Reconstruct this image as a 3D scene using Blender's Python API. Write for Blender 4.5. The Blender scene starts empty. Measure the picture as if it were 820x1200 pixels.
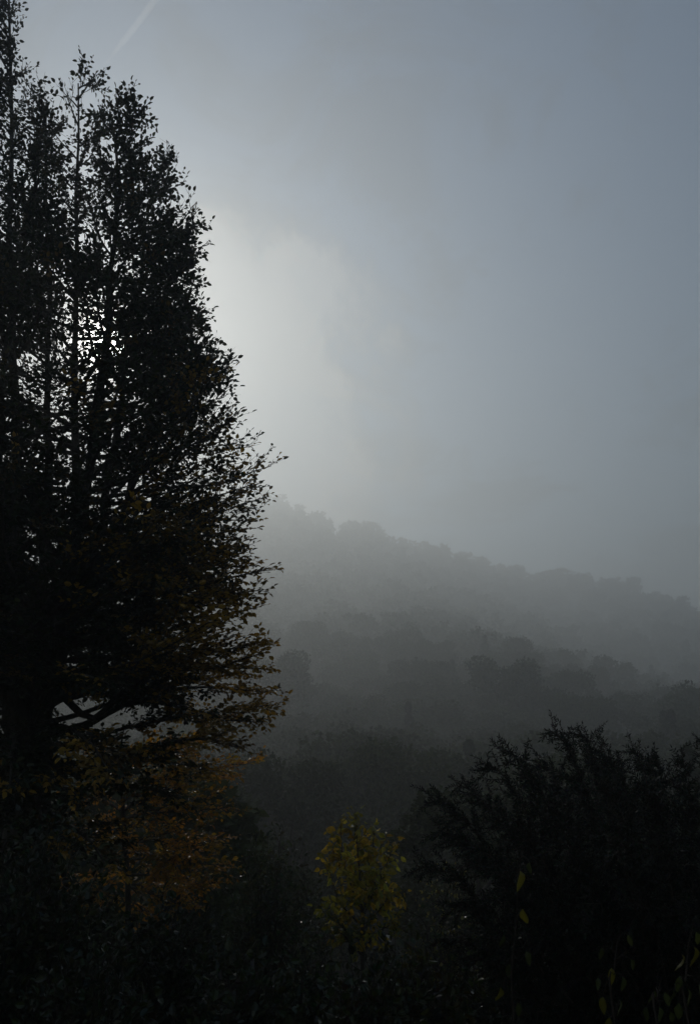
import bpy, math
import numpy as np
from mathutils import Vector, Matrix

R = math.radians
SC = bpy.context.scene
COL = SC.collection

# ------------------------------------------------------------------ camera
EYE = 1.7
PITCH = R(18.0)
FOV = R(62.0)
PW, PH = 820.0, 1200.0
FPX = PH / 2 / math.tan(FOV / 2)
cam_d = bpy.data.cameras.new('camera')
cam_d.sensor_fit = 'VERTICAL'
cam_d.angle = FOV
cam_d.sensor_height = 24
cam_d.lens = 12 / math.tan(FOV / 2)
cam_d.clip_start = 0.05
cam_d.clip_end = 20000
cam = bpy.data.objects.new('camera', cam_d)
COL.objects.link(cam)
cam.location = (0, 0, EYE)
cam.rotation_euler = (R(90) + PITCH, 0, 0)
SC.camera = cam


def ray(px, py):
    """direction in the place for a point of the photograph (820 x 1200)"""
    u, v = (px - PW / 2) / FPX, (PH / 2 - py) / FPX
    c, s = math.cos(PITCH), math.sin(PITCH)
    return np.array([u, c - v * s, s + v * c])


def at(px, py, y):
    """the point at distance y along the ground on that line of sight"""
    d = ray(px, py)
    return np.array([0, 0, EYE]) + d * (y / d[1])


# ------------------------------------------------------------------ sun, sky, exposure
sd = ray(123, 402)
sd /= np.linalg.norm(sd)
SUN_EL = math.asin(sd[2])
SUN_AZ = math.atan2(sd[0], sd[1])          # clockwise from +Y
sun_d = bpy.data.lights.new('sun', 'SUN')
sun_d.energy = 2.95
sun_d.angle = R(0.5)
sun_d.color = (1.0, 0.965, 0.895)
sun = bpy.data.objects.new('sun', sun_d)
COL.objects.link(sun)
sun.rotation_euler = Vector(sd).to_track_quat('Z', 'Y').to_euler()
sun.location = (0, 0, 300)

W = bpy.data.worlds.new('World')
SC.world = W
W.use_nodes = True
wn, wl = W.node_tree.nodes, W.node_tree.links
wn.clear()


class NT:
    """small helper that writes node networks"""
    def __init__(s, tree):
        s.t, s.n, s.l = tree, tree.nodes, tree.links

    def new(s, kind, **kw):
        n = s.n.new(kind)
        for k, v in kw.items():
            setattr(n, k, v)
        return n

    def put(s, sock, v):
        if hasattr(v, 'is_linked'):
            s.l.new(v, sock)
        else:
            sock.default_value = v

    def math(s, op, a, b=0.0, clamp=False):
        n = s.new('ShaderNodeMath', operation=op)
        n.use_clamp = clamp
        s.put(n.inputs[0], a)
        s.put(n.inputs[1], b)
        return n.outputs[0]

    def vmath(s, op, a, b):
        n = s.new('ShaderNodeVectorMath', operation=op)
        s.put(n.inputs[0], a)
        s.put(n.inputs[1], b)
        return n.outputs['Value'] if op in ('DOT_PRODUCT', 'LENGTH') else n.outputs[0]

    def noise(s, vec, scale, detail=4, rough=.55, dist=0.0):
        n = s.new('ShaderNodeTexNoise')
        s.put(n.inputs['Vector'], vec)
        n.inputs['Scale'].default_value = scale
        n.inputs['Detail'].default_value = detail
        n.inputs['Roughness'].default_value = rough
        n.inputs['Distortion'].default_value = dist
        return n.outputs['Fac']

    def ramp(s, v, a, b, lo=0.0, hi=1.0):
        n = s.new('ShaderNodeMapRange', interpolation_type='SMOOTHSTEP')
        s.put(n.inputs[0], v)
        n.inputs[1].default_value, n.inputs[2].default_value = a, b
        n.inputs[3].default_value, n.inputs[4].default_value = lo, hi
        return n.outputs[0]

    def mix(s, f, a, b, blend='MIX'):
        n = s.new('ShaderNodeMix', data_type='RGBA', blend_type=blend)
        s.put(n.inputs[0], f)
        s.put(n.inputs[6], a)
        s.put(n.inputs[7], b)
        return n.outputs[2]

    def scale(s, col, f):
        n = s.new('ShaderNodeVectorMath', operation='SCALE')
        s.put(n.inputs[0], col)
        s.put(n.inputs['Scale'], f)
        return n.outputs[0]


w = NT(W.node_tree)
sky = w.new('ShaderNodeTexSky', sky_type='NISHITA')
sky.sun_disc = False
sky.sun_elevation = SUN_EL
sky.sun_rotation = SUN_AZ
sky.altitude = 300
sky.air_density = 1.4
sky.dust_density = 0.2
sky.ozone_density = 1.6
tc = w.new('ShaderNodeTexCoord').outputs['Generated']
mu = w.math('MAXIMUM', w.vmath('DOT_PRODUCT', tc, tuple(sd)), 0.0)
# thin high cloud, thicker and brighter towards the veiled sun
sep = w.new('ShaderNodeSeparateXYZ')
w.put(sep.inputs[0], tc)
zz = w.math('ADD', w.math('MAXIMUM', sep.outputs[2], 0.0), 0.25)
cmb = w.new('ShaderNodeCombineXYZ')
w.put(cmb.inputs[0], w.math('DIVIDE', sep.outputs[0], zz))
w.put(cmb.inputs[1], w.math('DIVIDE', sep.outputs[1], zz))
cl_uv = cmb.outputs[0]
n_big = w.noise(cl_uv, 1.7, 5, .5, .5)
n_fine = w.noise(cl_uv, 5.5, 6, .6, .9)
n_bank = w.noise(tc, 5.5, 5, .55, .3)
# bank of cloud round the sun with a ragged rim
bd = ray(205, 510)
bd /= np.linalg.norm(bd)
mb = w.vmath('DOT_PRODUCT', tc, tuple(bd))
rim = w.math('ADD', mb, w.math('MULTIPLY', w.math('SUBTRACT', n_bank, .5), .10))
bank = w.ramp(rim, .960, .982)
veil = w.math('ADD', w.ramp(w.math('ADD', w.math('MULTIPLY', n_big, .65), w.math('MULTIPLY', n_fine, .35)), .47, .58, .0, .38), 0.0)
cov = w.math('MINIMUM', w.math('ADD', veil, w.math('MULTIPLY', bank, .75)), .95)
fwd = w.math('POWER', mu, 14.0)
lum = w.math('ADD', w.math('ADD', .9, w.math('MULTIPLY', bank, 5.5)), w.math('MULTIPLY', fwd, .9))
cloud = w.scale((1.0, 1.0, 1.01), lum)
skyc = w.mix(cov, sky.outputs[0], cloud)
# aureole of the sun seen through the thin cloud
aur = w.math('ADD', w.math('MULTIPLY', w.math('POWER', mu, 110.0), 17.0),
             w.math('MULTIPLY', w.math('POWER', mu, 3000.0), 420.0))
skyc = w.vmath('ADD', skyc, w.scale((1.0, .96, .88), aur))
bg = w.new('ShaderNodeBackground')
w.put(bg.inputs[0], skyc)
bg.inputs[1].default_value = 0.145
wo = w.new('ShaderNodeOutputWorld')
wl.new(bg.outputs[0], wo.inputs[0])

SC.view_settings.view_transform = 'Standard'
SC.view_settings.look = 'None'
SC.view_settings.exposure = -1.4
SC.view_settings.gamma = 1.0
SC.cycles.use_denoising = True
SC.cycles.volume_bounces = 1
SC.cycles.max_bounces = 6
SC.cycles.diffuse_bounces = 3
SC.cycles.glossy_bounces = 2
SC.cycles.transmission_bounces = 3
SC.cycles.transparent_max_bounces = 8
SC.cycles.caustics_reflective = False
SC.cycles.caustics_refractive = False

# ------------------------------------------------------------------ materials
def material(name):
    m = bpy.data.materials.new(name)
    m.use_nodes = True
    m.node_tree.nodes.clear()
    t = NT(m.node_tree)
    out = t.new('ShaderNodeOutputMaterial')
    return m, t, out


def leaf_material(name, trans=.3, rough=.4, spec=.4):
    m, t, out = material(name)
    at_ = t.new('ShaderNodeAttribute', attribute_name='tint')
    oi = t.new('ShaderNodeObjectInfo')
    tcn = t.new('ShaderNodeTexCoord').outputs['Object']
    blotch = t.ramp(t.noise(tcn, 35, 2), .3, .75, .75, 1.2)
    colr = t.scale(at_.outputs['Color'], t.math('MULTIPLY', blotch, t.math('ADD', .75, t.math('MULTIPLY', oi.outputs['Random'], .5))))
    p = t.new('ShaderNodeBsdfPrincipled')
    t.put(p.inputs['Base Color'], colr)
    p.inputs['Roughness'].default_value = rough
    p.inputs['Specular IOR Level'].default_value = spec
    tr = t.new('ShaderNodeBsdfTranslucent')
    t.put(tr.inputs[0], t.mix(1.0, colr, (1.25, 1.15, .6, 1), 'MULTIPLY'))
    mx = t.new('ShaderNodeMixShader')
    mx.inputs[0].default_value = trans
    t.l.new(p.outputs[0], mx.inputs[1])
    t.l.new(tr.outputs[0], mx.inputs[2])
    t.l.new(mx.outputs[0], out.inputs[0])
    return m


def bark_material(name, a, b):
    m, t, out = material(name)
    tcn = t.new('ShaderNodeTexCoord').outputs['Object']
    mp = t.new('ShaderNodeMapping')
    t.put(mp.inputs[0], tcn)
    mp.inputs['Scale'].default_value = (1, 1, .25)
    f = t.noise(mp.outputs[0], 14, 6, .65)
    p = t.new('ShaderNodeBsdfPrincipled')
    t.put(p.inputs['Base Color'], t.mix(t.ramp(f, .35, .65), a, b))
    p.inputs['Roughness'].default_value = .85
    p.inputs['Specular IOR Level'].default_value = .2
    bp = t.new('ShaderNodeBump')
    bp.inputs['Strength'].default_value = .6
    bp.inputs['Distance'].default_value = .02
    t.put(bp.inputs['Height'], f)
    t.l.new(bp.outputs[0], p.inputs['Normal'])
    t.l.new(p.outputs[0], out.inputs[0])
    return m


M_LEAF = leaf_material('tree_leaf', .30, .42, .35)
M_GOLD = leaf_material('autumn_leaf', .5, .42, .4)
M_SHRUB = leaf_material('shrub_leaf', .3, .30, .5)
M_NEEDLE = leaf_material('needle_leaf', .08, .55, .25)
M_FOREST = leaf_material('forest_leaf', .15, .7, .1)
M_GRASS = leaf_material('grass_blade', .2, .5, .3)
M_BARK = bark_material('grey_brown_bark', (.035, .028, .022, 1), (.085, .072, .058, 1))
M_TWIG = bark_material('dark_twig', (.03, .022, .016, 1), (.06, .045, .034, 1))

m, t, out = material('hillside_soil')
tcn = t.new('ShaderNodeTexCoord').outputs['Object']
f1, f2 = t.noise(tcn, .35, 6, .6), t.noise(tcn, 5.0, 6, .7)
c = t.mix(t.ramp(f1, .4, .62), (.035, .045, .016, 1), (.06, .045, .025, 1))
c = t.mix(t.ramp(f2, .45, .7), c, (.045, .055, .02, 1))
p = t.new('ShaderNodeBsdfPrincipled')
t.put(p.inputs['Base Color'], c)
p.inputs['Roughness'].default_value = .95
p.inputs['Specular IOR Level'].default_value = .1
bp = t.new('ShaderNodeBump')
bp.inputs['Strength'].default_value = .8
bp.inputs['Distance'].default_value = .08
t.put(bp.inputs['Height'], f2)
t.l.new(bp.outputs[0], p.inputs['Normal'])
t.l.new(p.outputs[0], out.inputs[0])
M_SOIL = m

# ------------------------------------------------------------------ mesh helpers
def mesh_np(name, V, F, mat, tint=None, smooth=False):
    """V (n,3), F list of (k,m) index arrays -> mesh datablock"""
    me = bpy.data.meshes.new(name)
    V = np.asarray(V, np.float32)
    F = [np.asarray(f, np.int32) for f in F if len(f)]
    nl = sum(f.size for f in F)
    npoly = sum(len(f) for f in F)
    me.vertices.add(len(V))
    me.vertices.foreach_set('co', V.ravel())
    me.loops.add(nl)
    me.loops.foreach_set('vertex_index', np.concatenate([f.ravel() for f in F]))
    me.polygons.add(npoly)
    tot = np.concatenate([np.full(len(f), f.shape[1], np.int32) for f in F])
    st = np.concatenate([[0], np.cumsum(tot)[:-1]]).astype(np.int32)
    me.polygons.foreach_set('loop_start', st)
    me.polygons.foreach_set('use_smooth', np.full(npoly, smooth, bool))
    if tint is not None:
        a = me.attributes.new('tint', 'FLOAT_COLOR', 'POINT')
        c4 = np.ones((len(V), 4), np.float32)
        c4[:, :3] = tint
        a.data.foreach_set('color', c4.ravel())
    me.update(calc_edges=True)
    me.materials.append(mat)
    return me


def link(name, data, parent=None, loc=(0, 0, 0)):
    o = bpy.data.objects.new(name, data)
    COL.objects.link(o)
    o.location = tuple(float(v) for v in loc)
    if parent is not None:
        o.parent = parent
    return o


def tag(o, label=None, cat=None, group=None, kind=None):
    for k, v in (('label', label), ('category', cat), ('group', group), ('kind', kind)):
        if v:
            o[k] = v
    return o


def nrm(v):
    v = np.asarray(v, float)
    return v / (np.linalg.norm(v, axis=-1, keepdims=True) + 1e-12)


class Tubes:
    def __init__(s):
        s.V, s.F, s.n = [], [], 0

    def add(s, pts, rad, sides=5):
        pts = np.asarray(pts, float)
        rad = np.asarray(rad, float)
        d = nrm(np.gradient(pts, axis=0))
        ref = np.array([0, 0, 1.0]) if abs(d[0][2]) < .9 else np.array([1.0, 0, 0])
        a = nrm(np.cross(d, ref))
        b = np.cross(d, a)
        th = np.arange(sides) * 2 * math.pi / sides
        ring = (a[:, None] * np.cos(th)[None, :, None] + b[:, None] * np.sin(th)[None, :, None]) * rad[:, None, None] + pts[:, None]
        k = len(pts)
        s.V.append(ring.reshape(-1, 3))
        i = np.arange(k - 1)[:, None] * sides
        j = np.arange(sides)[None]
        j2 = (j + 1) % sides
        q = np.stack([i + j, i + j2, i + sides + j2, i + sides + j], -1).reshape(-1, 4) + s.n
        s.F.append(q)
        s.n += k * sides

    def mesh(s, name, mat, base):
        return mesh_np(name, np.concatenate(s.V) - base, [np.concatenate(s.F)], mat, smooth=True)


def leaf_mesh(name, P, D, N, L, Wd, C, mat, base, fold=.18, simple=False):
    """leaves: base points, long axes, normals, lengths, half-width ratios, colours"""
    D = nrm(D)
    S = nrm(np.cross(N, D))
    N = np.cross(D, S)
    L = L[:, None]
    Wd = np.broadcast_to(np.asarray(Wd), (len(P),))[:, None]
    w_ = L * Wd
    up = N * w_ * fold * 2
    n = len(P)
    if simple:
        v = np.stack([P, P + D * L * .45 + S * w_ + up, P + D * L, P + D * L * .45 - S * w_ + up], 1)
        q = np.arange(n)[:, None] * 4 + np.array([[0, 1, 2, 3]])
        return mesh_np(name, v.reshape(-1, 3) - base, [q], mat, np.repeat(C, 4, 0))
    v = np.stack([P, P + D * L * .28 + S * w_ * .9 + up, P + D * L * .66 + S * w_ * .85 + up * .8,
                  P + D * L - N * L * .08, P + D * L * .66 - S * w_ * .85 + up * .8, P + D * L * .28 - S * w_ * .9 + up], 1)
    n = len(P)
    o = np.arange(n)[:, None] * 6
    q = np.concatenate([o + np.array([[0, 1, 2, 3]]), o + np.array([[3, 4, 5, 0]])], 1).reshape(-1, 4)
    return mesh_np(name, v.reshape(-1, 3) - base, [q], mat, np.repeat(C, 6, 0))


class Plant:
    """stems, limbs, twigs and leaves of one plant, in place coordinates"""
    def __init__(s, seed):
        s.r = np.random.default_rng(seed)
        s.stems, s.limbs = [], []
        s.tw = Tubes()
        s.P, s.D, s.N, s.L, s.C = [], [], [], [], []

    def path(s, p, d, length, n, rise=0.0, wob=.12):
        p = np.array(p, float)
        d = nrm(d)
        pts = [p.copy()]
        st = length / n
        for i in range(n):
            d = d + s.r.normal(0, wob, 3) / math.sqrt(n)
            d[2] += rise / n
            d = nrm(d)
            p = p + d * st
            pts.append(p.copy())
        return np.array(pts)

    def leaves(s, pts, side_n, step, size, col, spread=55, droop=0.0, jit=.45, t0=.05):
        """alternate leaves along a shoot"""
        seg = np.linalg.norm(np.diff(pts, axis=0), axis=1)
        cum = np.concatenate([[0], np.cumsum(seg)])
        n = max(2, int(cum[-1] * (1 - t0) / step))
        q = np.linspace(cum[-1] * t0, cum[-1], n) + s.r.uniform(-.4, .4, n) * step
        q = np.clip(q, 0, cum[-1])
        P = np.stack([np.interp(q, cum, pts[:, k]) for k in range(3)], 1)
        i = np.clip(np.searchsorted(cum, q) - 1, 0, len(seg) - 1)
        T = nrm(np.diff(pts, axis=0))[i]
        side = np.where(np.arange(n) % 2 == 0, 1.0, -1.0)
        nn = nrm(np.cross(np.cross(T, side_n[None]), T))
        B = np.cross(nn, T) * side[:, None]
        a = np.radians(spread + s.r.normal(0, 14, n))
        a[-1] *= .2
        D = T * np.cos(a)[:, None] + B * np.sin(a)[:, None]
        D[:, 2] -= droop * s.r.uniform(.4, 1.3, n)
        D += s.r.normal(0, .22, (n, 3))
        N = nn + s.r.normal(0, jit, (n, 3))
        s.P.append(P)
        s.D.append(D)
        s.N.append(N)
        s.L.append(size * s.r.uniform(.5, 1.3, n))
        c = np.asarray(col)[None] * s.r.uniform(.7, 1.35, (n, 1)) * np.array([1, 1, 1]) + s.r.normal(0, .006, (n, 3))
        s.C.append(np.clip(c, .004, .6))

    def spray(s, pts, r0, col_fn, step=.2, t0=.22, l0=.9, ltip=.25, ang=52, sub=.12, lsub=.22, leaf=.07,
              lstep=.042, droop=.05, rise=.12, plane=None, roll=.35, tw_r=.006, jit=.45, spread=55):
        """secondary and tertiary shoots in a plane along a limb"""
        seg = np.linalg.norm(np.diff(pts, axis=0), axis=1)
        cum = np.concatenate([[0], np.cumsum(seg)])
        tot = cum[-1]
        x = tot * t0 + s.r.uniform(0, step)
        k = int(s.r.integers(2))
        while x < tot:
            i = min(np.searchsorted(cum, x) - 1, len(seg) - 1)
            i = max(i, 0)
            T = nrm(pts[i + 1] - pts[i])
            p = pts[i] + T * (x - cum[i])
            up = np.array([0, 0, 1.0]) if plane is None else plane
            n = nrm(np.cross(np.cross(T, up), T) + s.r.normal(0, roll, 3))
            n = nrm(n - T * n.dot(T))
            B = np.cross(n, T) * (1 if k % 2 else -1)
            k += 1
            a = R(ang + s.r.normal(0, 10))
            d = T * math.cos(a) + B * math.sin(a)
            fr = x / tot
            ln = (ltip + (l0 - ltip) * math.sin(math.pi * min(1, .18 + .82 * fr)) ** .8) * s.r.uniform(.65, 1.2)
            c = col_fn(p, s.r)
            sp = s.path(p, d, ln, 5, rise, .25)
            s.tw.add(sp, np.linspace(tw_r, tw_r * .35, 6), 3)
            s.leaves(sp, n, lstep * 1.3, leaf, c, spread, droop, jit, t0=.25)
            y = ln * .2
            kk = 0
            while y < ln * .97:
                j = min(int(y / ln * 5), 4)
                T2 = nrm(sp[j + 1] - sp[j])
                p2 = sp[j] + T2 * (y - ln * j / 5)
                B2 = np.cross(n, T2) * (1 if kk % 2 else -1)
                a2 = R(ang + s.r.normal(0, 12))
                d2 = T2 * math.cos(a2) + B2 * math.sin(a2) + s.r.normal(0, .15, 3)
                l2 = lsub * s.r.uniform(.6, 1.25) * (1.15 - .5 * y / ln)
                s2 = s.path(p2, d2, l2, 1, rise, .25)
                s.tw.add(s2, np.array([tw_r * .5, tw_r * .25]), 3)
                s.leaves(s2, n, lstep, leaf, c, spread, droop, jit)
                y += sub * s.r.uniform(.7, 1.3)
                kk += 1
            x += step * s.r.uniform(.6, 1.4)

    def build(s, name, label, cat, base, leaf_mat, width=.32, group=None, bark=None, leaf_name='foliage', stem_name='trunk', fold=.18, simple=False):
        base = np.asarray(base, float)
        bark = bark or M_BARK
        root = tag(link(name, None, None, base), label, cat, group)
        root.empty_display_size = .3
        for pts, rad, sides in s.stems:
            tb = Tubes()
            tb.add(pts, rad, sides)
            link(stem_name, tb.mesh(stem_name, bark, base), root)
        for pts, rad, sides in s.limbs:
            tb = Tubes()
            tb.add(pts, rad, sides)
            link('branch', tb.mesh('branch', bark, base), root)
        if s.tw.n:
            tag(link('twigs', s.tw.mesh('twigs', M_TWIG, base), root), kind='stuff')
        if s.P:
            me = leaf_mesh(leaf_name, np.concatenate(s.P), np.concatenate(s.D), np.concatenate(s.N),
                           np.concatenate(s.L), width, np.concatenate(s.C), leaf_mat, base, fold, simple)
            tag(link(leaf_name, me, root), kind='stuff')
        return root


# ------------------------------------------------------------------ terrain
RNG = np.random.default_rng(7)
ridge_px = [(-600, 620), (-200, 590), (60, 600), (200, 582), (310, 576), (400, 604), (470, 628), (520, 640), (570, 655), (640, 662), (745, 676), (780, 700), (812, 760), (950, 850), (1200, 880)]
YR = 580.0
rx = np.array([at(px, py, YR)[0] for px, py in ridge_px])
rz = np.array([at(px, py, YR)[2] for px, py in ridge_px]) - 15.0
sy = [-400, -100, 0, 6, 45, 70, 100, 150, 280, 440, 580, 650, 880, 1600]
s_near = [0, 0, 0, -.6, -7.5, -10, -9, 0, 0, 0, 0, 0, 0, 0]     # metres, before the slope begins
s_up = [0, 0, 0, 0, 0, .005, .03, .10, .295, .615, 1.0, 1.0, .85, .5]


def vnoise(x, y, s):
    return (np.sin(x / s * 1.3 + 1.1 * np.sin(y / s * .9 + 2)) + np.sin(y / s * 1.1 + 1.7 * np.sin(x / s * .7))) * .5


def height(x, y):
    x, y = np.asarray(x, float), np.asarray(y, float)
    near = np.interp(y, sy[:8], [0, 0, 0, -.6, -7.5, -10, -9.5, -10]) if True else 0
    near = np.where(y > 150, -10, near)
    back = np.clip((x - 25) / 90, 0, 1) * 85          # the slope stands farther back on the right
    up = np.interp(y - back * np.clip((y - 70) / 80, 0, 1), sy, s_up) * (np.interp(x / (1 + back / YR), rx, rz) * (1 + back / YR) + 10)
    far = np.clip((y - 60) / 60, 0, 1)
    return near + up + far * (vnoise(x, y, 38) * 1.3 + vnoise(x + 90, y, 15) * .8) + (1 - far) * vnoise(x, y, 4.0) * .10


gx = np.unique(np.concatenate([np.linspace(-1500, -60, 50), np.linspace(-60, 60, 121), np.linspace(60, 1500, 50), np.linspace(-300, 320, 90)]))
gy = np.unique(np.concatenate([np.linspace(-400, 0, 20), np.linspace(0, 60, 81), np.linspace(60, 740, 136), np.linspace(740, 1500, 20)]))
X, Y = np.meshgrid(gx, gy)
Z = height(X, Y)
nx, ny = len(gx), len(gy)
idx = np.arange(nx * ny).reshape(ny, nx)
quads = np.stack([idx[:-1, :-1], idx[:-1, 1:], idx[1:, 1:], idx[1:, :-1]], -1).reshape(-1, 4)
tag(link('ground', mesh_np('ground', np.stack([X, Y, Z], -1).reshape(-1, 3), [quads], M_SOIL, smooth=True)), kind='structure')


def ground_at(px, y):
    x = at(px, 924, y)[0]
    return np.array([x, y, float(height(x, y))])


# ------------------------------------------------------------------ the forest on the far slope
def crown_mesh(seed, kind, n, q):
    r = np.random.default_rng(seed)
    if kind == 'conifer':
        t_ = r.uniform(0, 1, n) ** .8
        tier = np.round(t_ * 11) / 11 + r.normal(0, .012, n)
        th = r.uniform(0, 2 * math.pi, n)
        th = np.round(th / .7) * .7 + r.normal(0, .16, n) + tier * 5
        rad = (1 - tier) * .21 * np.sqrt(r.uniform(0.04, 1, n)) * (1 + .35 * np.sin(th * 3 + tier * 40))
        P = np.stack([rad * np.cos(th), rad * np.sin(th), .1 + .9 * tier - rad * .35], 1)
    else:
        lobes = []
        for k in range(34):
            z = r.uniform(.28, .92)
            rr = .30 * math.sin(math.pi * min(1, max(.12, (z - .12) / .92))) ** .7
            th = r.uniform(0, 2 * math.pi)
            f = math.sqrt(r.uniform(.15, 1))
            lobes.append((rr * f * math.cos(th), rr * f * math.sin(th), z, r.uniform(.055, .115)))
        lobes = np.array(lobes)
        li = r.integers(0, len(lobes), n)
        v = nrm(r.normal(0, 1, (n, 3))) * (r.uniform(0, 1, (n, 1)) ** .45)
        v[:, 2] *= .75
        P = lobes[li, :3] + v * lobes[li, 3:4] * 1.15
    D = nrm(r.normal(0, 1, (n, 3)) + nrm(P - np.array([0, 0, .5])) * .6)
    N = r.normal(0, 1, (n, 3)) + np.array([0, 0, .6])
    L = q * r.uniform(.6, 1.3, n)
    base = np.array([.040, .052, .018]) if kind != 'conifer' else np.array([.028, .042, .02])
    C = np.clip(base * r.uniform(.65, 1.4, (n, 1)), .005, 1)
    return leaf_mesh('crown', P, D, N, L, .45, C, M_FOREST, np.zeros(3), simple=True)


def trunk_mesh(seed, kind):
    r = np.random.default_rng(seed)
    tb = Tubes()
    zs = np.linspace(-.03, .8, 7)
    pts = np.stack([r.normal(0, .008, 7), r.normal(0, .008, 7), zs], 1)
    tb.add(pts, np.linspace(.018, .004, 7), 6)
    if kind != 'conifer':
        for k in range(6):
            z0 = r.uniform(.2, .55)
            th = r.uniform(0, 2 * math.pi)
            L = r.uniform(.18, .3)
            e = np.array([math.cos(th) * L * .75, math.sin(th) * L * .75, L * .8])
            tb.add(np.array([[0, 0, z0], np.array([0, 0, z0]) + e * .5 - [0, 0, .02], np.array([0, 0, z0]) + e]), [.009, .006, .002], 5)
    return tb.mesh('trunk', M_BARK, np.zeros(3))


protos = {'near': [], 'far': [], 'mass': []}
for k, kind in enumerate(['broadleaf', 'broadleaf', 'broadleaf', 'broadleaf', 'conifer']):
    tr = trunk_mesh(40 + k, kind)
    protos['near'].append((crown_mesh(60 + k, kind, 14000, .024), tr))
    protos['far'].append((crown_mesh(80 + k, kind, 2600, .045), tr))
    protos['mass'].append((crown_mesh(100 + k, kind, 320, .125), tr))

spots = []       # x, y, height, width factor, kind index, label or None
named = [
    # px, top py, distance, width factor, kind, label
    (598, 766, 122, 1.0, 0, 'large round-crowned tree in the valley fog above the dark evergreen shrub'),
    (508, 770, 140, .9, 1, 'narrower foggy tree just left of the large round-crowned one'),
    (682, 808, 112, .95, 2, 'lower foggy tree right of the large round-crowned one, behind the evergreen tips'),
    (398, 842, 60, 1.0, 3, 'dark bushy tree at the slope foot, right of the tall tree branch tips'),
    (455, 862, 46, 1.0, 0, 'dark low valley tree directly behind the yellow-green sapling'),
    (345, 878, 40, 1.0, 1, 'dark low valley tree right beside the orange-leaved tree'),
    (550, 866, 50, 1.0, 2, 'dark low valley tree behind the leftmost shrub tips on the right'),
    (770, 842, 72, 1.1, 3, 'dark valley tree at the right edge behind the feathery shrub'),
    (516, 633, 572, 1.2, 0, 'broad tree bump standing up on the foggy ridge line, middle of the ridge'),
    (742, 668, 640, 1.3, 1, 'last broad tree on the foggy ridge before it drops away on the right'),
    (440, 608, 572, 1.1, 2, 'faint ridge-top tree in bright fog up the slope from the middle bump'),
]
for px, py, y, wf, k, lab in named:
    b = ground_at(px, y)
    h = at(px, py, y)[2] - b[2]
    spots.append((b[0], y, min(19.5, max(6.0, h)), wf, k, lab))
y = 22.0
while y < 690:
    st = (7.2 if y > 40 else 5.2) + y * .011
    half = (y * .47 + 14)
    x = -half - 20 + RNG.uniform(0, st)
    while x < half + 10:
        xx, yy = x + RNG.uniform(-.38, .38) * st, y + RNG.uniform(-.42, .42) * st
        x += st
        if any((xx - s_[0]) ** 2 + (yy - s_[1]) ** 2 < 20 for s_ in spots[:len(named)]):
            continue
        h = 8.5 + 11 * RNG.beta(2.2, 2.0) if yy > 125 else (min(19, 1.7 + yy * (39 + (yy - 50) * .95 + RNG.uniform(-12, 10)) / 998 - float(height(xx, yy))) if yy > 50 else 1.7 + yy * (RNG.uniform(.03, .065) if yy > 33 else RNG.uniform(.012, .042)) - float(height(xx, yy)))
        k = 4 if RNG.random() < .07 else int(RNG.integers(0, 4))
        if k == 4:
            h *= .98
        # keep the named crowns clear of others standing in front of them
        u = xx / yy
        if any(s_[1] > yy and s_[1] < 130 and abs(u - s_[0] / s_[1]) < .05 and
               (float(height(xx, yy)) + h - EYE) / yy > (float(height(s_[0], s_[1])) + s_[2] - EYE) / s_[1] - .035 for s_ in spots[:len(named)]):
            h *= .62
        spots.append((xx, yy, h, RNG.uniform(.85, 1.3), k, None))
    y += st * .9


def pxof(x, y):
    return 410 + x / y * FPX / math.cos(PITCH) * .96


order = sorted(range(len(spots)), key=lambda i: -(spots[i][2] / spots[i][1] + (100 if spots[i][5] else 0) - (50 if not 235 < pxof(spots[i][0], spots[i][1]) < 835 else 0)))
N_IND = 290
rest = []
for rank, i in enumerate(order):
    x, y, h, wf, k, lab = spots[i]
    z = float(height(x, y)) - .15
    rot = float(RNG.uniform(0, 6.28))
    if rank >= N_IND:
        rest.append((x, y, z, h, wf, k, rot))
        continue
    cm, tm = protos['near' if y < 200 else 'far'][k]
    e = link('conifer_tree' if k == 4 else 'broadleaf_tree', None, None, (x, y, z))
    e.rotation_euler[2] = rot
    e.scale = (h * wf, h * wf, h)
    link('trunk', tm, e)
    link('crown', cm, e)
    if lab:
        tag(e, lab, 'tree', 'forest trees on the foggy slope')
    elif k == 4:
        tag(e, 'dark pointed conifer among the forest trees on the foggy slope', 'tree', 'conifers on the foggy slope')
    elif y < 130:
        tag(e, 'dark leafy tree low on the valley side, dimly seen through thin fog', 'tree', 'trees at the foot of the foggy slope')
    else:
        tag(e, 'grey leafy tree of the hillside forest, nearly lost in the fog', 'tree', 'forest trees on the foggy slope')
# the remaining far trees: one mass
Vs, Fs, Cs, off = [], [], [], 0
cache = {}
for k, cm in [((i, lod), protos['far' if lod else 'mass'][i][0]) for i in range(5) for lod in (False, True)]:
    v = np.zeros(len(cm.vertices) * 3, np.float32)
    cm.vertices.foreach_get('co', v)
    f = np.zeros(len(cm.loops), np.int32)
    cm.loops.foreach_get('vertex_index', f)
    a = np.zeros(len(cm.vertices) * 4, np.float32)
    cm.attributes['tint'].data.foreach_get('color', a)
    cache[k] = (v.reshape(-1, 3), f.reshape(-1, 4), a.reshape(-1, 4)[:, :3])
for x, y, z, h, wf, k, rot in rest:
    v, f, a = cache[(k, y < 170)]
    c_, s_ = math.cos(rot), math.sin(rot)
    vv = np.stack([(v[:, 0] * c_ - v[:, 1] * s_) * h * wf + x, (v[:, 0] * s_ + v[:, 1] * c_) * h * wf + y, v[:, 2] * h + z], 1)
    Vs.append(vv)
    Fs.append(f + off)
    Cs.append(a)
    off += len(vv)
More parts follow.
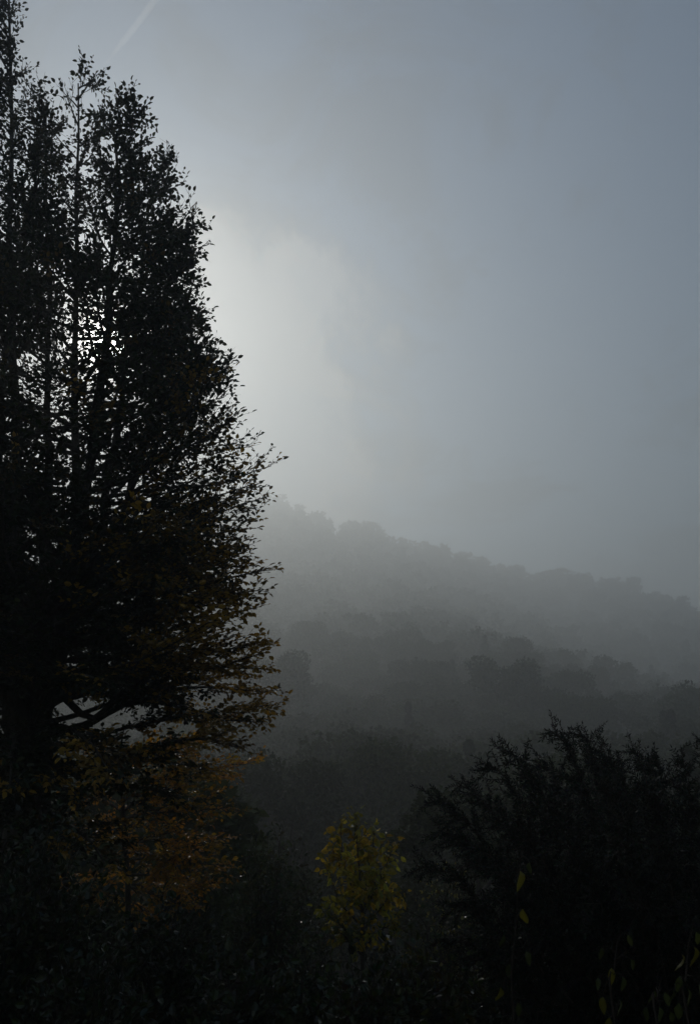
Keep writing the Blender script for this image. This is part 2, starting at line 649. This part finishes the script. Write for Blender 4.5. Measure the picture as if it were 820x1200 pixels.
if Vs:
    fo = link('forest', mesh_np('forest', np.concatenate(Vs), [np.concatenate(Fs)], M_FOREST, np.concatenate(Cs)))
    tag(fo, 'far-off woodland covering the rest of the foggy hillside', 'forest', kind='stuff')

# ------------------------------------------------------------------ the tall tree on the left
YT = 12.0
AX = at(36, 880, YT)[0]
outline = [(-90, 8), (0, 24), (95, 45), (150, 78), (250, 142), (330, 202), (400, 248), (440, 284), (520, 320), (570, 304), (610, 308), (680, 328),
           (760, 340), (835, 345), (875, 285), (910, 200), (960, 120), (1010, 80)]
oz = np.array([at(x_, y_, YT)[2] for y_, x_ in outline])
orad = np.array([at(x_, y_, YT)[0] - AX - (.02 if y_ < 620 else .14) for y_, x_ in outline])
oz, orad = oz[::-1], orad[::-1]
tt = Plant(11)
gb = ground_at(28, YT)


def curve(pts, n=14):
    """smooth curve through given points"""
    pts = np.array(pts, float)
    m_ = len(pts)
    P = np.concatenate([[2 * pts[0] - pts[1]], pts, [2 * pts[-1] - pts[-2]]])
    out_ = []
    for q in np.linspace(0, m_ - 1 - 1e-6, n):
        i = int(q)
        f = q - i
        a, b, c_, d = P[i:i + 4]
        out_.append(.5 * ((2 * b) + (c_ - a) * f + (2 * a - 5 * b + 4 * c_ - d) * f * f + (3 * b - a - 3 * c_ + d) * f ** 3))
    return np.array(out_)


def px_curve(lst, n=16):
    return curve([at(a, b, y_) for a, b, y_ in lst], n)


trunk = curve([gb - [0, 0, .15], gb + [.0, 0, .25], at(30, 1000, YT), at(34, 880, YT), at(38, 840, YT)], 10)
tt.stems.append((trunk, np.array([.46, .38, .34, .32, .31, .30, .29, .28, .27, .22]), 12))
stem_defs = [
    ([(30, 880, 12), (27, 760, 12), (20, 600, 12.1), (14, 300, 12.2), (10, -70, 12.2)], .17),
    ([(36, 878, 12), (66, 778, 11.9), (84, 680, 11.8), (90, 450, 11.7), (92, 98, 11.7)], .17),
    ([(38, 870, 12), (76, 750, 12.2), (122, 600, 12.4), (152, 400, 12.6), (184, 196, 12.6)], .12),
    ([(36, 868, 12), (58, 740, 11.6), (108, 540, 11.2), (132, 300, 11.1), (142, 142, 11.0)], .12),
    ([(28, 876, 12.1), (-20, 700, 12.3), (-45, 350, 12.5), (-48, -60, 12.5)], .15),
    ([(34, 870, 12), (50, 700, 12.7), (58, 450, 13.5), (55, 120, 13.6)], .13),
    ([(32, 870, 11.9), (10, 740, 11.3), (0, 500, 10.9), (48, 150, 10.9)], .12),
    ([(38, 860, 12), (95, 720, 12.0), (165, 540, 12.0), (190, 390, 12.0), (203, 268, 12.0)], .10),
]


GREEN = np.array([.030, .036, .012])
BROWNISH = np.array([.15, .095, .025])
GOLD = np.array([.45, .27, .042])  # autumn leaf colour, brightened to stand in for sunlight the crown blocks


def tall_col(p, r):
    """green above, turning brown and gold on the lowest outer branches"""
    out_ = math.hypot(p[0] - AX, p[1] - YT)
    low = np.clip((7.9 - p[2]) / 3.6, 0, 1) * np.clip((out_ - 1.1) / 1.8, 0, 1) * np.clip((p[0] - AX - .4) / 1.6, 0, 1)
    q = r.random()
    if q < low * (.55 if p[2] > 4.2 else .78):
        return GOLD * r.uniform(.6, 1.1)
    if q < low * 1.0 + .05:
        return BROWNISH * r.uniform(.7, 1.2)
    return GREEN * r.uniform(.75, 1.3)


def p_low(sp, tpos):
    return sp[int(tpos * (len(sp) - 1))][2] < 6.5


for si, (lst, r0) in enumerate(stem_defs):
    sp = px_curve(lst, 22)
    sp[1:-1] += tt.r.normal(0, .03, sp[1:-1].shape)
    tt.stems.append((sp, np.linspace(r0, .012, len(sp)), 8))
    ztop = sp[-1][2]
    nl = int(np.linalg.norm(np.diff(sp, axis=0), axis=1).sum() * 7.0)
    az0 = tt.r.uniform(0, 6.28)
    for k in range(nl):
        tpos = .10 + .90 * ((k + tt.r.uniform(0, .6)) / nl) ** .72
        if p_low(sp, tpos) and tt.r.random() < .25:
            continue
        q = tpos * (len(sp) - 1)
        i = min(int(q), len(sp) - 2)
        p0 = sp[i] + (sp[i + 1] - sp[i]) * (q - i)
        hf = np.clip((p0[2] - 1.5) / 11.5, 0, 1)
        el = R(3 + 44 * hf ** 1.1 + tt.r.normal(0, 7))
        az = az0 + k * 2.399 + tt.r.normal(0, .25)
        # limbs run outwards from the middle of the crown, not back through it
        ox, oy = p0[0] - AX, p0[1] - YT
        dx, dy = math.cos(az), math.sin(az)
        if ox * dx + oy * dy < -.25 * math.hypot(ox, oy) and math.hypot(ox, oy) > .5:
            az += math.pi
            dx, dy = -dx, -dy
        d = np.array([dx * math.cos(el), dy * math.cos(el), math.sin(el)])
        L, u = .3, tt.r.uniform(.84, 1.06)
        while L < 4.6:
            pp = p0 + d * L
            rg = np.interp(pp[2], oz, orad) * u
            loc = min(.85, max(0, ztop + .15 - pp[2]) * .42) * u
            if math.hypot(pp[0] - AX, pp[1] - YT) > rg and L > loc:
                break
            L += .1
        L = max(L, .52 if hf > .55 else .35)
        lp = tt.path(p0, d - np.array([0, 0, .06]), L, 9, .18 + .25 * hf, .30)
        rr = min(.055, .016 + .011 * L) * (1.1 if hf < .3 else .8)
        tt.limbs.append((lp, np.linspace(rr, .006, 10), 5))
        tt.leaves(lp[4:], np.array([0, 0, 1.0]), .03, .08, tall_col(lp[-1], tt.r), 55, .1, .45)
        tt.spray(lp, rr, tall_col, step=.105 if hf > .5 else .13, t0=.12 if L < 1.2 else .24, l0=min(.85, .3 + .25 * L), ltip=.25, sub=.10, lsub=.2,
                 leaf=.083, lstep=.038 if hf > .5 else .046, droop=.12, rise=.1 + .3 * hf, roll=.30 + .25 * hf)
# the thick low boughs seen against the fog
for lst, r0 in [([(40, 862, 12), (95, 852, 11.9), (150, 824, 11.8), (205, 826, 11.8), (256, 842, 11.9), (312, 846, 12)], .07),
                ([(60, 800, 11.95), (105, 842, 11.7), (140, 815, 11.6), (190, 780, 11.5), (245, 766, 11.5), (310, 752, 11.6)], .055),
                ([(70, 760, 12), (120, 728, 11.8), (180, 716, 11.7), (245, 700, 11.7), (302, 692, 11.7)], .05),
                ([(38, 850, 12), (90, 838, 12.6), (160, 815, 13), (240, 805, 13.1), (316, 812, 13.1)], .05),
                ([(85, 680, 11.8), (135, 650, 11.8), (190, 640, 11.9), (240, 650, 12), (285, 640, 12)], .045),
                ([(36, 880, 12), (90, 905, 11.4), (130, 890, 11.1), (190, 872, 11), (240, 866, 11), (285, 876, 11.1)], .05),
                ([(36, 890, 12), (90, 870, 12.3), (160, 850, 12.6), (230, 838, 12.8), (318, 826, 13)], .045), ([(38, 840, 12), (110, 800, 11.6), (180, 790, 11.4), (240, 782, 11.4), (312, 784, 11.5)], .045),
                ([(36, 900, 12), (95, 895, 12.4), (170, 890, 12.8), (230, 900, 13), (270, 905, 13.1)], .04), ([(36, 910, 12), (80, 925, 12), (130, 920, 12), (180, 926, 12), (225, 940, 12.1)], .04),
                ([(34, 900, 11.9), (50, 890, 11.0), (72, 905, 10.2), (92, 935, 9.6)], .04), ([(28, 910, 11.9), (10, 900, 11.0), (-8, 920, 10.2), (-25, 960, 9.6)], .04),
                ([(34, 930, 11.8), (40, 930, 10.9), (48, 955, 10.1), (52, 990, 9.5)], .04), ([(36, 860, 11.9), (70, 850, 10.8), (105, 870, 10.0), (128, 905, 9.5)], .04),
                ([(30, 880, 11.9), (20, 860, 10.9), (15, 880, 10.0), (12, 920, 9.4)], .04), ([(36, 960, 11.9), (75, 965, 11.0), (105, 985, 10.4), (125, 1015, 10)], .035),
                ([(30, 980, 11.9), (10, 985, 10.9), (0, 1005, 10.1), (-5, 1040, 9.6)], .035), ([(36, 850, 11.9), (60, 800, 10.9), (90, 790, 10.2), (125, 800, 9.8)], .04)]:
    lp = px_curve(lst, 14)
    tt.limbs.append((lp, np.linspace(r0, .008, 14), 6))
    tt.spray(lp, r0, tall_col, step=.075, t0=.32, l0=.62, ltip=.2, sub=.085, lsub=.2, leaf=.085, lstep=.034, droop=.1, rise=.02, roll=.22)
# gaps: leaves are thin in irregular hollows all through the crown
for k in range(len(tt.P)):
    q = tt.P[k]
    f = (np.sin(q[:, 0] * 4.1 + 1.7 * np.sin(q[:, 2] * 3.3)) + np.sin(q[:, 1] * 3.7 + 2.0 * np.sin(q[:, 0] * 2.9 + 1)) +
         np.sin(q[:, 2] * 5.3 + 1.5 * np.sin(q[:, 1] * 3.1)))
    keep = (f > -.9) | (q[:, 2] < 5.2) | (tt.r.random(len(q)) < .25)
    tt.P[k], tt.D[k], tt.N[k], tt.L[k], tt.C[k] = q[keep], tt.D[k][keep], tt.N[k][keep], tt.L[k][keep], tt.C[k][keep]
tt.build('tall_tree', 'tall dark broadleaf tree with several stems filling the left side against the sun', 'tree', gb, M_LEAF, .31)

# ------------------------------------------------------------------ orange tree behind it
def tiered_tree(seed, base, tips, col_fn, name, label, leaf, mat, stem_lst, r0, lstep=.042, step=.11, droop=.15, l0=.7, roll=.25, width=.32, group=None):
    pl = Plant(seed)
    sp = px_curve(stem_lst, 16)
    sp[0] = base - [0, 0, .1]
    pl.stems.append((sp, np.linspace(r0, .01, 16), 8))
    for lst in tips:
        lp = px_curve(lst, 12)
        lp[1:-1] += pl.r.normal(0, .025, lp[1:-1].shape)
        pl.limbs.append((lp, np.linspace(r0 * .4, .005, 12), 5))
        pl.spray(lp, .02, col_fn, step=step, t0=.2, l0=l0, ltip=.18, sub=.12, lsub=.2, leaf=leaf, lstep=lstep, droop=droop, rise=.05, roll=roll)
    return pl.build(name, label, 'tree', base, mat, width, group)


def orange_col(p, r):
    q = r.random()
    if q < .55:
        return np.array([.42, .205, .022]) * r.uniform(.7, 1.15)
    if q < .85:
        return np.array([.34, .22, .03]) * r.uniform(.6, 1.1)
    return np.array([.14, .10, .025])


YO = 16.0
tips = []
orr = np.random.default_rng(5)
for (x0, y0), (x1, y1) in [((142, 905), (254, 846)), ((142, 900), (217, 868)), ((145, 930), (300, 888)), ((142, 925), (244, 902)), ((148, 960), (274, 944)),
                           ((146, 950), (217, 926)), ((150, 990), (252, 968)), ((148, 1010), (270, 1012)), ((150, 1000), (224, 1008)), ((152, 1035), (237, 1040)),
                           ((148, 1040), (202, 1052)), ((142, 985), (90, 985)), ((142, 950), (80, 930)), ((142, 1020), (100, 1030)), ((142, 900), (100, 872)),
                           ((144, 1060), (192, 1075)), ((142, 900), (262, 862)), ((142, 912), (192, 872)), ((144, 940), (282, 905)), ((146, 962), (247, 930)), ((148, 975), (192, 955)), ((148, 990), (262, 985)), ((148, 1015), (172, 1005)), ((148, 1025), (257, 1035)), ((148, 1045), (227, 1060)), ((148, 930), (177, 905)), ((148, 1000), (115, 960)), ((148, 1050), (120, 1060))]:
    yy = YO + orr.uniform(-1.2, 1.2)
    tips.append([(x0, y0, YO), ((x0 * 2 + x1) / 3, (y0 * 2 + y1) / 3 - 4, (2 * YO + yy) / 3), ((x0 + x1 * 2) / 3, (y0 + y1 * 2) / 3 + 1, (YO + 2 * yy) / 3), (x1, y1, yy)])
tiered_tree(21, ground_at(148, YO), tips, orange_col, 'autumn_tree', 'small orange-leaved tree with tiered sprays under the tall dark tree', .088, M_GOLD,
            [(150, 1150, YO), (150, 1040, YO), (144, 940, YO), (142, 880, YO), (146, 850, YO)], .06)

# ------------------------------------------------------------------ shrubs and saplings in front
def bush(seed, px, top, y, half_px, name, label, cat, cols, leaf=.05, mat=None, nst=14, droop=.3, width=.34, lstep=.05, l0=.45, up=.8, step=.10, group=None, spread=60, jit=.5, base_px=None, pale=None):
    pl = Plant(seed)
    b = ground_at(base_px or px, y)
    topz = at(px, top, y)[2]
    H = topz - b[2]
    hw = half_px / FPX * y / math.cos(PITCH)
    cols = [np.array(c_) for c_ in cols]

    def col(p, r):
        return cols[int(r.integers(len(cols)))] * r.uniform(.7, 1.25)
    nst = int(nst * 1.5)
    for k in range(nst):
        th = k * 2.399 + pl.r.uniform(-.3, .3)
        f = math.sqrt((k + .5) / nst)
        tip = b + np.array([math.cos(th) * hw * f, math.sin(th) * hw * f, H * (1 - .45 * f ** 2.2) * pl.r.uniform(.78, 1.02)])
        mid = b * .5 + tip * .5 + np.array([-math.cos(th), -math.sin(th), 0]) * hw * f * .18
        lp = curve([b + np.array([math.cos(th), math.sin(th), 0]) * .05 - [0, 0, .05], mid, tip], 12)
        lp[1:-1] += pl.r.normal(0, .02, lp[1:-1].shape)
        pl.limbs.append((lp, np.linspace(.014, .003, 12), 5))
        pl.spray(lp, .012, col, step=step, t0=.22, l0=l0, ltip=.12, sub=.10, lsub=.14, leaf=leaf, lstep=lstep, droop=droop, rise=up * .3, roll=.8, tw_r=.004, jit=jit, spread=spread)
    return pl.build(name, label, cat, b, mat or M_SHRUB, width, group)


DULL = [(.05, .06, .028), (.04, .055, .03), (.065, .07, .035)]
PALE = [(.07, .085, .05), (.06, .075, .045)]
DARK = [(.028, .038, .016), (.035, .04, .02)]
YEL = [(.30, .26, .04), (.22, .22, .035), (.36, .26, .035)]
bush(31, 322, 950, 11.5, 62, 'leafy_shrub', 'dull green rounded shrub just left of the yellow-green sapling', 'shrub', DULL, .055, nst=20, droop=.45)
bush(32, 226, 968, 19, 40, 'leafy_shrub', 'pale grey-green shrub showing beneath the orange tree sprays', 'shrub', PALE, .06, nst=14)
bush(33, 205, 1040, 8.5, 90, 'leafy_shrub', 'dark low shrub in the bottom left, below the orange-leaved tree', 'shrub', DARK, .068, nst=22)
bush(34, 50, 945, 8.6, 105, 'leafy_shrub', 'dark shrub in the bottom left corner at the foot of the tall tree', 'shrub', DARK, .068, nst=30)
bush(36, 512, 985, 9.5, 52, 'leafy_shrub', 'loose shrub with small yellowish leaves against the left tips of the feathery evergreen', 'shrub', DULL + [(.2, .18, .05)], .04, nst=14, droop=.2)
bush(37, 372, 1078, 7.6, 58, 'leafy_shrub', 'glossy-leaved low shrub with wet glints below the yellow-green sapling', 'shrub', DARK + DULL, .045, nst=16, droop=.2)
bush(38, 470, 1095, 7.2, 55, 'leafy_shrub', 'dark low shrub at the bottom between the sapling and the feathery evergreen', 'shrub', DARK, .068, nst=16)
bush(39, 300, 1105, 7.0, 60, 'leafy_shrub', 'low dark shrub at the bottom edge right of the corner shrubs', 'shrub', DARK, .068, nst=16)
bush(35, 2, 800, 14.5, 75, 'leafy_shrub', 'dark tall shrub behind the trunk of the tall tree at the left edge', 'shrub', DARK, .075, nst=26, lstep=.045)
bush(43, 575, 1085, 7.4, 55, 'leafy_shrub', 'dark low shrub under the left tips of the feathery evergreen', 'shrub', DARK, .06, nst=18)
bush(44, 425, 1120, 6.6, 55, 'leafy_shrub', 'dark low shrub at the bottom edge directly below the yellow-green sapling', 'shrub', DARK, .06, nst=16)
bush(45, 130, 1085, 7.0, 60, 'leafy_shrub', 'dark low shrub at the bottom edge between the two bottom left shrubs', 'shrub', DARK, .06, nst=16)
# yellow-green sapling: three upright tufts
YS = 11.0
sap = Plant(41)
sb = ground_at(424, YS)


def sap_col(p, r):
    up = np.clip((p[2] - sb[2] - 1.0) / .9, 0, 1)      # shade put into the tint: darker green below, yellow where the tops catch light
    if r.random() > up:
        return np.array([.06, .075, .02]) * r.uniform(.5, 1.1)
    return np.array(YEL[int(r.integers(3))]) * r.uniform(.45, 1.1)


sst = curve([sb - [0, 0, .1], at(425, 1120, YS), at(424, 1060, YS), at(420, 1010, YS), at(416, 968, YS)], 14)
sap.stems.append((sst, np.linspace(.03, .006, 14), 7))
for lst in [[(424, 1070, YS), (405, 1020, YS), (400, 985, YS), (399, 962, YS)], [(424, 1060, YS), (420, 1010, 10.9), (418, 980, 10.9), (417, 960, 10.9)],
            [(424, 1060, YS), (432, 1015, 11.1), (437, 990, 11.1), (438, 972, 11.1)], [(425, 1075, YS), (445, 1030, YS), (456, 1005, YS), (460, 986, YS)],
            [(424, 1085, YS), (400, 1060, 10.8), (390, 1035, 10.7), (385, 1015, 10.7)], [(425, 1090, YS), (445, 1065, 10.8), (456, 1050, 10.7), (462, 1045, 10.7)],
            [(425, 1105, YS), (400, 1085, 10.7), (388, 1075, 10.6), (378, 1072, 10.6)], [(425, 1115, YS), (440, 1095, 10.7), (455, 1085, 10.5), (468, 1082, 10.4)], [(425, 1120, YS), (410, 1105, 10.6), (402, 1095, 10.4), (395, 1092, 10.3)], [(424, 1070, YS), (432, 1050, 10.6), (440, 1035, 10.4), (446, 1025, 10.3)], [(424, 1060, YS), (415, 1030, 11.4), (410, 1010, 11.5), (408, 995, 11.5)]]:
    lp = px_curve(lst, 12)
    sap.limbs.append((lp, np.linspace(.012, .003, 12), 5))
    sap.spray(lp, .01, sap_col, step=.055, t0=.12, l0=.22, ltip=.1, sub=.07, lsub=.12, leaf=.09, lstep=.034, droop=.9, rise=.3, roll=1.0, tw_r=.004, jit=.6)
sap.build('sapling', 'yellow-green sapling with upright tufts of drooping leaves, centre of the foreground', 'sapling', sb, M_GOLD, .30)

# ------------------------------------------------------------------ dark feathery evergreen on the right
ev = Plant(51)
YE = 7.0
eb = ground_at(770, YE)


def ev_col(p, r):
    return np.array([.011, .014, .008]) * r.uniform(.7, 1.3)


ev_tips = [(497, 920, 7.0), (508, 958, 6.8), (488, 1000, 6.9), (530, 905, 7.3), (562, 884, 7.0), (582, 868, 7.1), (604, 893, 6.8), (622, 880, 7.4), (641, 842, 7.0), (668, 846, 7.1),
           (690, 868, 7.3), (704, 876, 6.8), (735, 868, 7.2), (756, 876, 6.9), (786, 880, 7.2), (818, 858, 7.1), (850, 850, 7.3), (890, 862, 7.0),
           (930, 880, 7.2), (980, 930, 7.0), (1010, 990, 7.0), (520, 1050, 6.6), (545, 980, 6.4), (580, 940, 6.2), (620, 925, 6.0), (660, 900, 6.0),
           (700, 905, 5.9), (745, 905, 5.9), (790, 910, 6.0), (840, 900, 6.1), (600, 1010, 5.8), (650, 980, 5.6), (700, 970, 5.5), (760, 970, 5.5), (820, 970, 5.5),
           (560, 1080, 6.0), (620, 1080, 5.7), (560, 930, 7.8), (620, 900, 8.1), (690, 885, 8.3), (750, 885, 8.4), (820, 880, 8.3), (540, 1000, 7.6), (590, 960, 7.9),
           (900, 930, 6.2), (540, 1110, 6.3), (570, 1150, 6.0), (600, 1170, 5.7), (520, 1090, 6.9), (680, 1040, 5.5), (740, 1040, 5.4), (800, 1050, 5.4), (860, 1000, 5.6)]
for px_, py_, y_ in ev_tips:
    tip = at(px_ + 18, py_ + 4, y_)
    d = tip - eb
    mid1 = eb + d * .36 + np.array([0, 0, .02 + .10 * np.linalg.norm(d[:2])]) * .3
    mid2 = eb + d * .72 + np.array([0, 0, .05 * np.linalg.norm(d[:2])])
    lp = curve([eb + nrm(d) * .05 - [0, 0, .1], mid1, mid2, tip], 18)
    lp[-1] += np.array([-.07, 0, -.07])
    lp[-2] += np.array([-.02, 0, -.01])
    lp[1:-1] += ev.r.normal(0, .014, lp[1:-1].shape)
    ev.limbs.append((lp, np.linspace(.022, .003, 18), 5))
    # feathery side shoots set all round the limb, longest half-way out
    seg = np.linalg.norm(np.diff(lp, axis=0), axis=1).sum()
    x = .3
    while x < 1.0:
        q = x * 17
        i = min(int(q), 16)
        T = nrm(lp[i + 1] - lp[i])
        p_ = lp[i] + (lp[i + 1] - lp[i]) * (q - i)
        side = nrm(np.cross(T, ev.r.normal(0, 1, 3)))
        dd = T * .80 + side * .6 + np.array([0, 0, .12])
        ln = (.40 - .25 * x) * ev.r.uniform(.6, 1.3)
        s2 = ev.path(p_, dd, ln, 4, -.45, .35)
        ev.tw.add(s2, np.linspace(.004, .0015, 5), 3)
        nside = nrm(ev.r.normal(0, 1, 3))
        for rep in range(2):
            ev.leaves(s2, nrm(nside + rep * np.array([.3, .9, .1])), .010, .034, ev_col(None, ev.r), 48, .0, .7)
        x += .0175 / seg * ev.r.uniform(.6, 1.4)
    ev.leaves(lp[12:], np.array([0, 0, 1.0]), .010, .030, ev_col(None, ev.r), 50, 0, .8)
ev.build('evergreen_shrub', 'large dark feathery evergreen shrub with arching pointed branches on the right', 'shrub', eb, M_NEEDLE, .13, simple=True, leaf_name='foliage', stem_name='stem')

# ------------------------------------------------------------------ saplings with big single leaves, right foreground
def one_leaf_mesh(seed, c):
    r = np.random.default_rng(seed)
    n = 7
    ts = np.linspace(0, 1, n)
    wd = .23 * np.sin(math.pi * ts ** .8) ** .9
    bend = (-.45 if seed % 2 else -.25) * ts ** 2 + .05 * np.sin(ts * 7)
    V, C = [], []
    for k in range(n):
        for s_ in (-1, 0, 1):
            V.append((s_ * wd[k], ts[k], bend[k] + abs(s_) * wd[k] * .55 + r.normal(0, .01)))
            C.append(np.array(c) * (1.0 if s_ else 1.2))
    F = []
    for k in range(n - 1):
        for j in (0, 1):
            a = k * 3 + j
            F.append((a, a + 1, a + 4, a + 3))
    me = mesh_np('leaf', np.array(V), [np.array(F)], M_SHRUB_BIG, np.array(C), smooth=True)
    return me


M_SHRUB_BIG = leaf_material('large_yellowing_leaf', .35, .4, .35)
leaf_protos = {'y': [one_leaf_mesh(90 + k, (.12, .11, .018)) for k in range(2)], 'g': [one_leaf_mesh(93 + k, (.055, .07, .028)) for k in range(2)],
               'd': [one_leaf_mesh(96 + k, (.04, .05, .02)) for k in range(2)]}


def leafy_stem(seed, name, label, cat, y, stem_px, lvs, r0=.006):
    r = np.random.default_rng(seed)
    b = ground_at(stem_px[0][0], y)
    root = tag(link(name, None, None, b), label, cat, 'saplings with large single leaves')
    sp = curve([b - [0, 0, .05]] + [at(a, c_, y + dy) for a, c_, dy in stem_px[1:]], 14)
    tb = Tubes()
    tb.add(sp, np.linspace(r0, .0015, 14), 6)
    link('stem', tb.mesh('stem', M_TWIG, b), root)
    for px_, py_, size, tone, roll in lvs:
        base_p = at(px_, py_ - size * 330 * .5 / y * 2.2, y + r.uniform(-.12, .12))   # leaves hang from their stalk
        j = int(np.argmin(np.linalg.norm(sp - base_p, axis=1)))
        tb = Tubes()
        tb.add(np.array([sp[j], (sp[j] + base_p) / 2 + [0, 0, .015], base_p]), [.0022, .0017, .0013], 4)
        o = link('leaf', leaf_protos[tone][int(r.integers(2))], root, base_p - b)
        o.scale = (size, size, size)
        down = Vector((math.sin(roll) * .5 + r.normal(0, .1), r.normal(0, .25), -1)).normalized()
        zax = Vector((r.normal(0, .6), -1, .35 + r.normal(0, .2)))
        xax = down.cross(zax).normalized()
        zax = xax.cross(down)
        o.rotation_euler = Matrix((xax, down, zax)).transposed().to_euler()
        st_ = link('leaf_stalk', tb.mesh('leaf_stalk', M_TWIG, b), root)
    return root


leafy_stem(61, 'sapling', 'thin sapling with two long yellow hanging leaves in front of the feathery evergreen', 'sapling', 4.6,
           [(598, 0, 0), (600, 1180, 0), (604, 1090, .05), (607, 1030, 0), (611, 995, 0)],
           [(609, 1028, .095, 'y', .1), (612, 1072, .09, 'y', .2), (586, 1164, .085, 'y', -.1), (597, 1135, .075, 'd', -.3), (616, 1120, .07, 'd', .4),
            (620, 1015, .06, 'g', .5), (590, 1100, .06, 'd', -.5), (606, 1180, .07, 'g', .2)])
leafy_stem(62, 'sapling', 'short sapling with scattered yellow-green leaves at the bottom, left of the corner sapling', 'sapling', 4.0,
           [(716, 0, 0), (717, 1180, 0), (719, 1140, 0), (722, 1110, .05), (728, 1085, 0)],
           [(706, 1174, .07, 'y', -.2), (716, 1140, .065, 'y', .1), (729, 1150, .06, 'g', .3), (725, 1177, .06, 'g', .1), (714, 1198, .065, 'y', -.1),
            (735, 1100, .05, 'd', .5), (704, 1115, .05, 'd', -.5), (738, 1128, .05, 'd', .4), (700, 1150, .05, 'd', -.4)])
leafy_stem(63, 'sapling', 'corner sapling with larger yellow-green leaves at the bottom right edge', 'sapling', 3.6,
           [(806, 0, 0), (804, 1190, 0), (803, 1150, 0), (806, 1110, .04), (812, 1080, 0)],
           [(813, 1117, .075, 'y', .3), (799, 1126, .07, 'y', -.1), (796, 1150, .06, 'g', -.2), (805, 1165, .06, 'd', .2), (795, 1182, .07, 'g', -.2),
            (815, 1098, .06, 'g', .4), (818, 1160, .06, 'd', .3), (788, 1165, .05, 'd', -.5)])
leafy_stem(64, 'sapling', 'low leafy shoot with pale grey-green leaves between the two bottom right saplings', 'sapling', 4.0,
           [(768, 0, 0), (768, 1195, 0), (769, 1175, 0), (771, 1160, 0), (775, 1145, 0)],
           [(766, 1166, .06, 'g', -.5), (778, 1168, .06, 'g', .6), (772, 1185, .06, 'g', 0), (757, 1185, .055, 'd', -.6), (785, 1190, .055, 'd', .5)])

# ------------------------------------------------------------------ grass and weeds on the near slope
gr = np.random.default_rng(77)
n = 26000
gy_ = 2.5 + 26 * gr.uniform(0, 1, n) ** 1.4
gx_ = gr.uniform(-.62, .62, n) * (gy_ + 2)
P = np.stack([gx_, gy_, height(gx_, gy_) - .01], 1)
D = gr.normal(0, .35, (n, 3)) + np.array([0, 0, 1.0])
N = gr.normal(0, 1, (n, 3)) * np.array([1, 1, .2])
L = gr.uniform(.15, .42, n)
C = np.array([.045, .06, .022]) * gr.uniform(.6, 1.4, (n, 1))
tag(link('grass', leaf_mesh('grass', P, D, N, L, .045, C, M_GRASS, np.zeros(3))), 'rough dark grass and weeds on the slope under the shrubs', 'grass', kind='stuff')

# ------------------------------------------------------------------ vapour trail high above
cp = [(196, -22), (170, 16), (150, 42), (134, 62), (116, 86)]
cd = 5200.0
pts = np.array([np.array([0, 0, EYE]) + nrm(ray(a, b)) * cd for a, b in cp])
pts = curve(pts, 26)
cr = np.random.default_rng(3)
rad = np.interp(np.linspace(0, 1, 26), [0, .5, 1], [20, 17, 3]) * cr.uniform(.8, 1.25, 26)
tb = Tubes()
tb.add(pts, rad, 10)
m, t, out = material('vapour')
pv = t.new('ShaderNodeVolumePrincipled')
pv.inputs['Color'].default_value = (1, 1, 1, 1)
pv.inputs['Density'].default_value = .006
pv.inputs['Anisotropy'].default_value = .6
t.l.new(pv.outputs[0], out.inputs['Volume'])
tag(link('vapour_trail', tb.mesh('vapour_trail', m, pts.mean(0)), None, pts.mean(0)), 'thin pale vapour trail slanting across the sky above the tall tree', 'vapour trail')

# ------------------------------------------------------------------ haze
zmin, zmax = float(Z.min()), float(Z.max())
hx, hy0, hy1 = 1520, -420, 1520
hz0, hz1 = zmin - 1.0, zmax + 21.0
V = [(sx * hx, yy_, zz_) for zz_ in (hz0, hz1) for sx, yy_ in ((-1, hy0), (1, hy0), (1, hy1), (-1, hy1))]
F = np.array([(3, 2, 1, 0), (4, 5, 6, 7), (0, 1, 5, 4), (1, 2, 6, 5), (2, 3, 7, 6), (3, 0, 4, 7)])
m, t, out = material('haze')
pv = t.new('ShaderNodeVolumePrincipled')
pv.inputs['Color'].default_value = (.95, .985, .98, 1)
pv.inputs['Density'].default_value = .0034
pv.inputs['Anisotropy'].default_value = .65
t.l.new(pv.outputs[0], out.inputs['Volume'])
tag(link('haze', mesh_np('haze', np.array(V), [F], m)), kind='stuff')
print('trees', len(spots), 'z', zmin, zmax, 'sun el', math.degrees(SUN_EL), math.degrees(SUN_AZ), 'leaves', sum(len(a) for a in tt.P), sum(len(a) for a in ev.P))
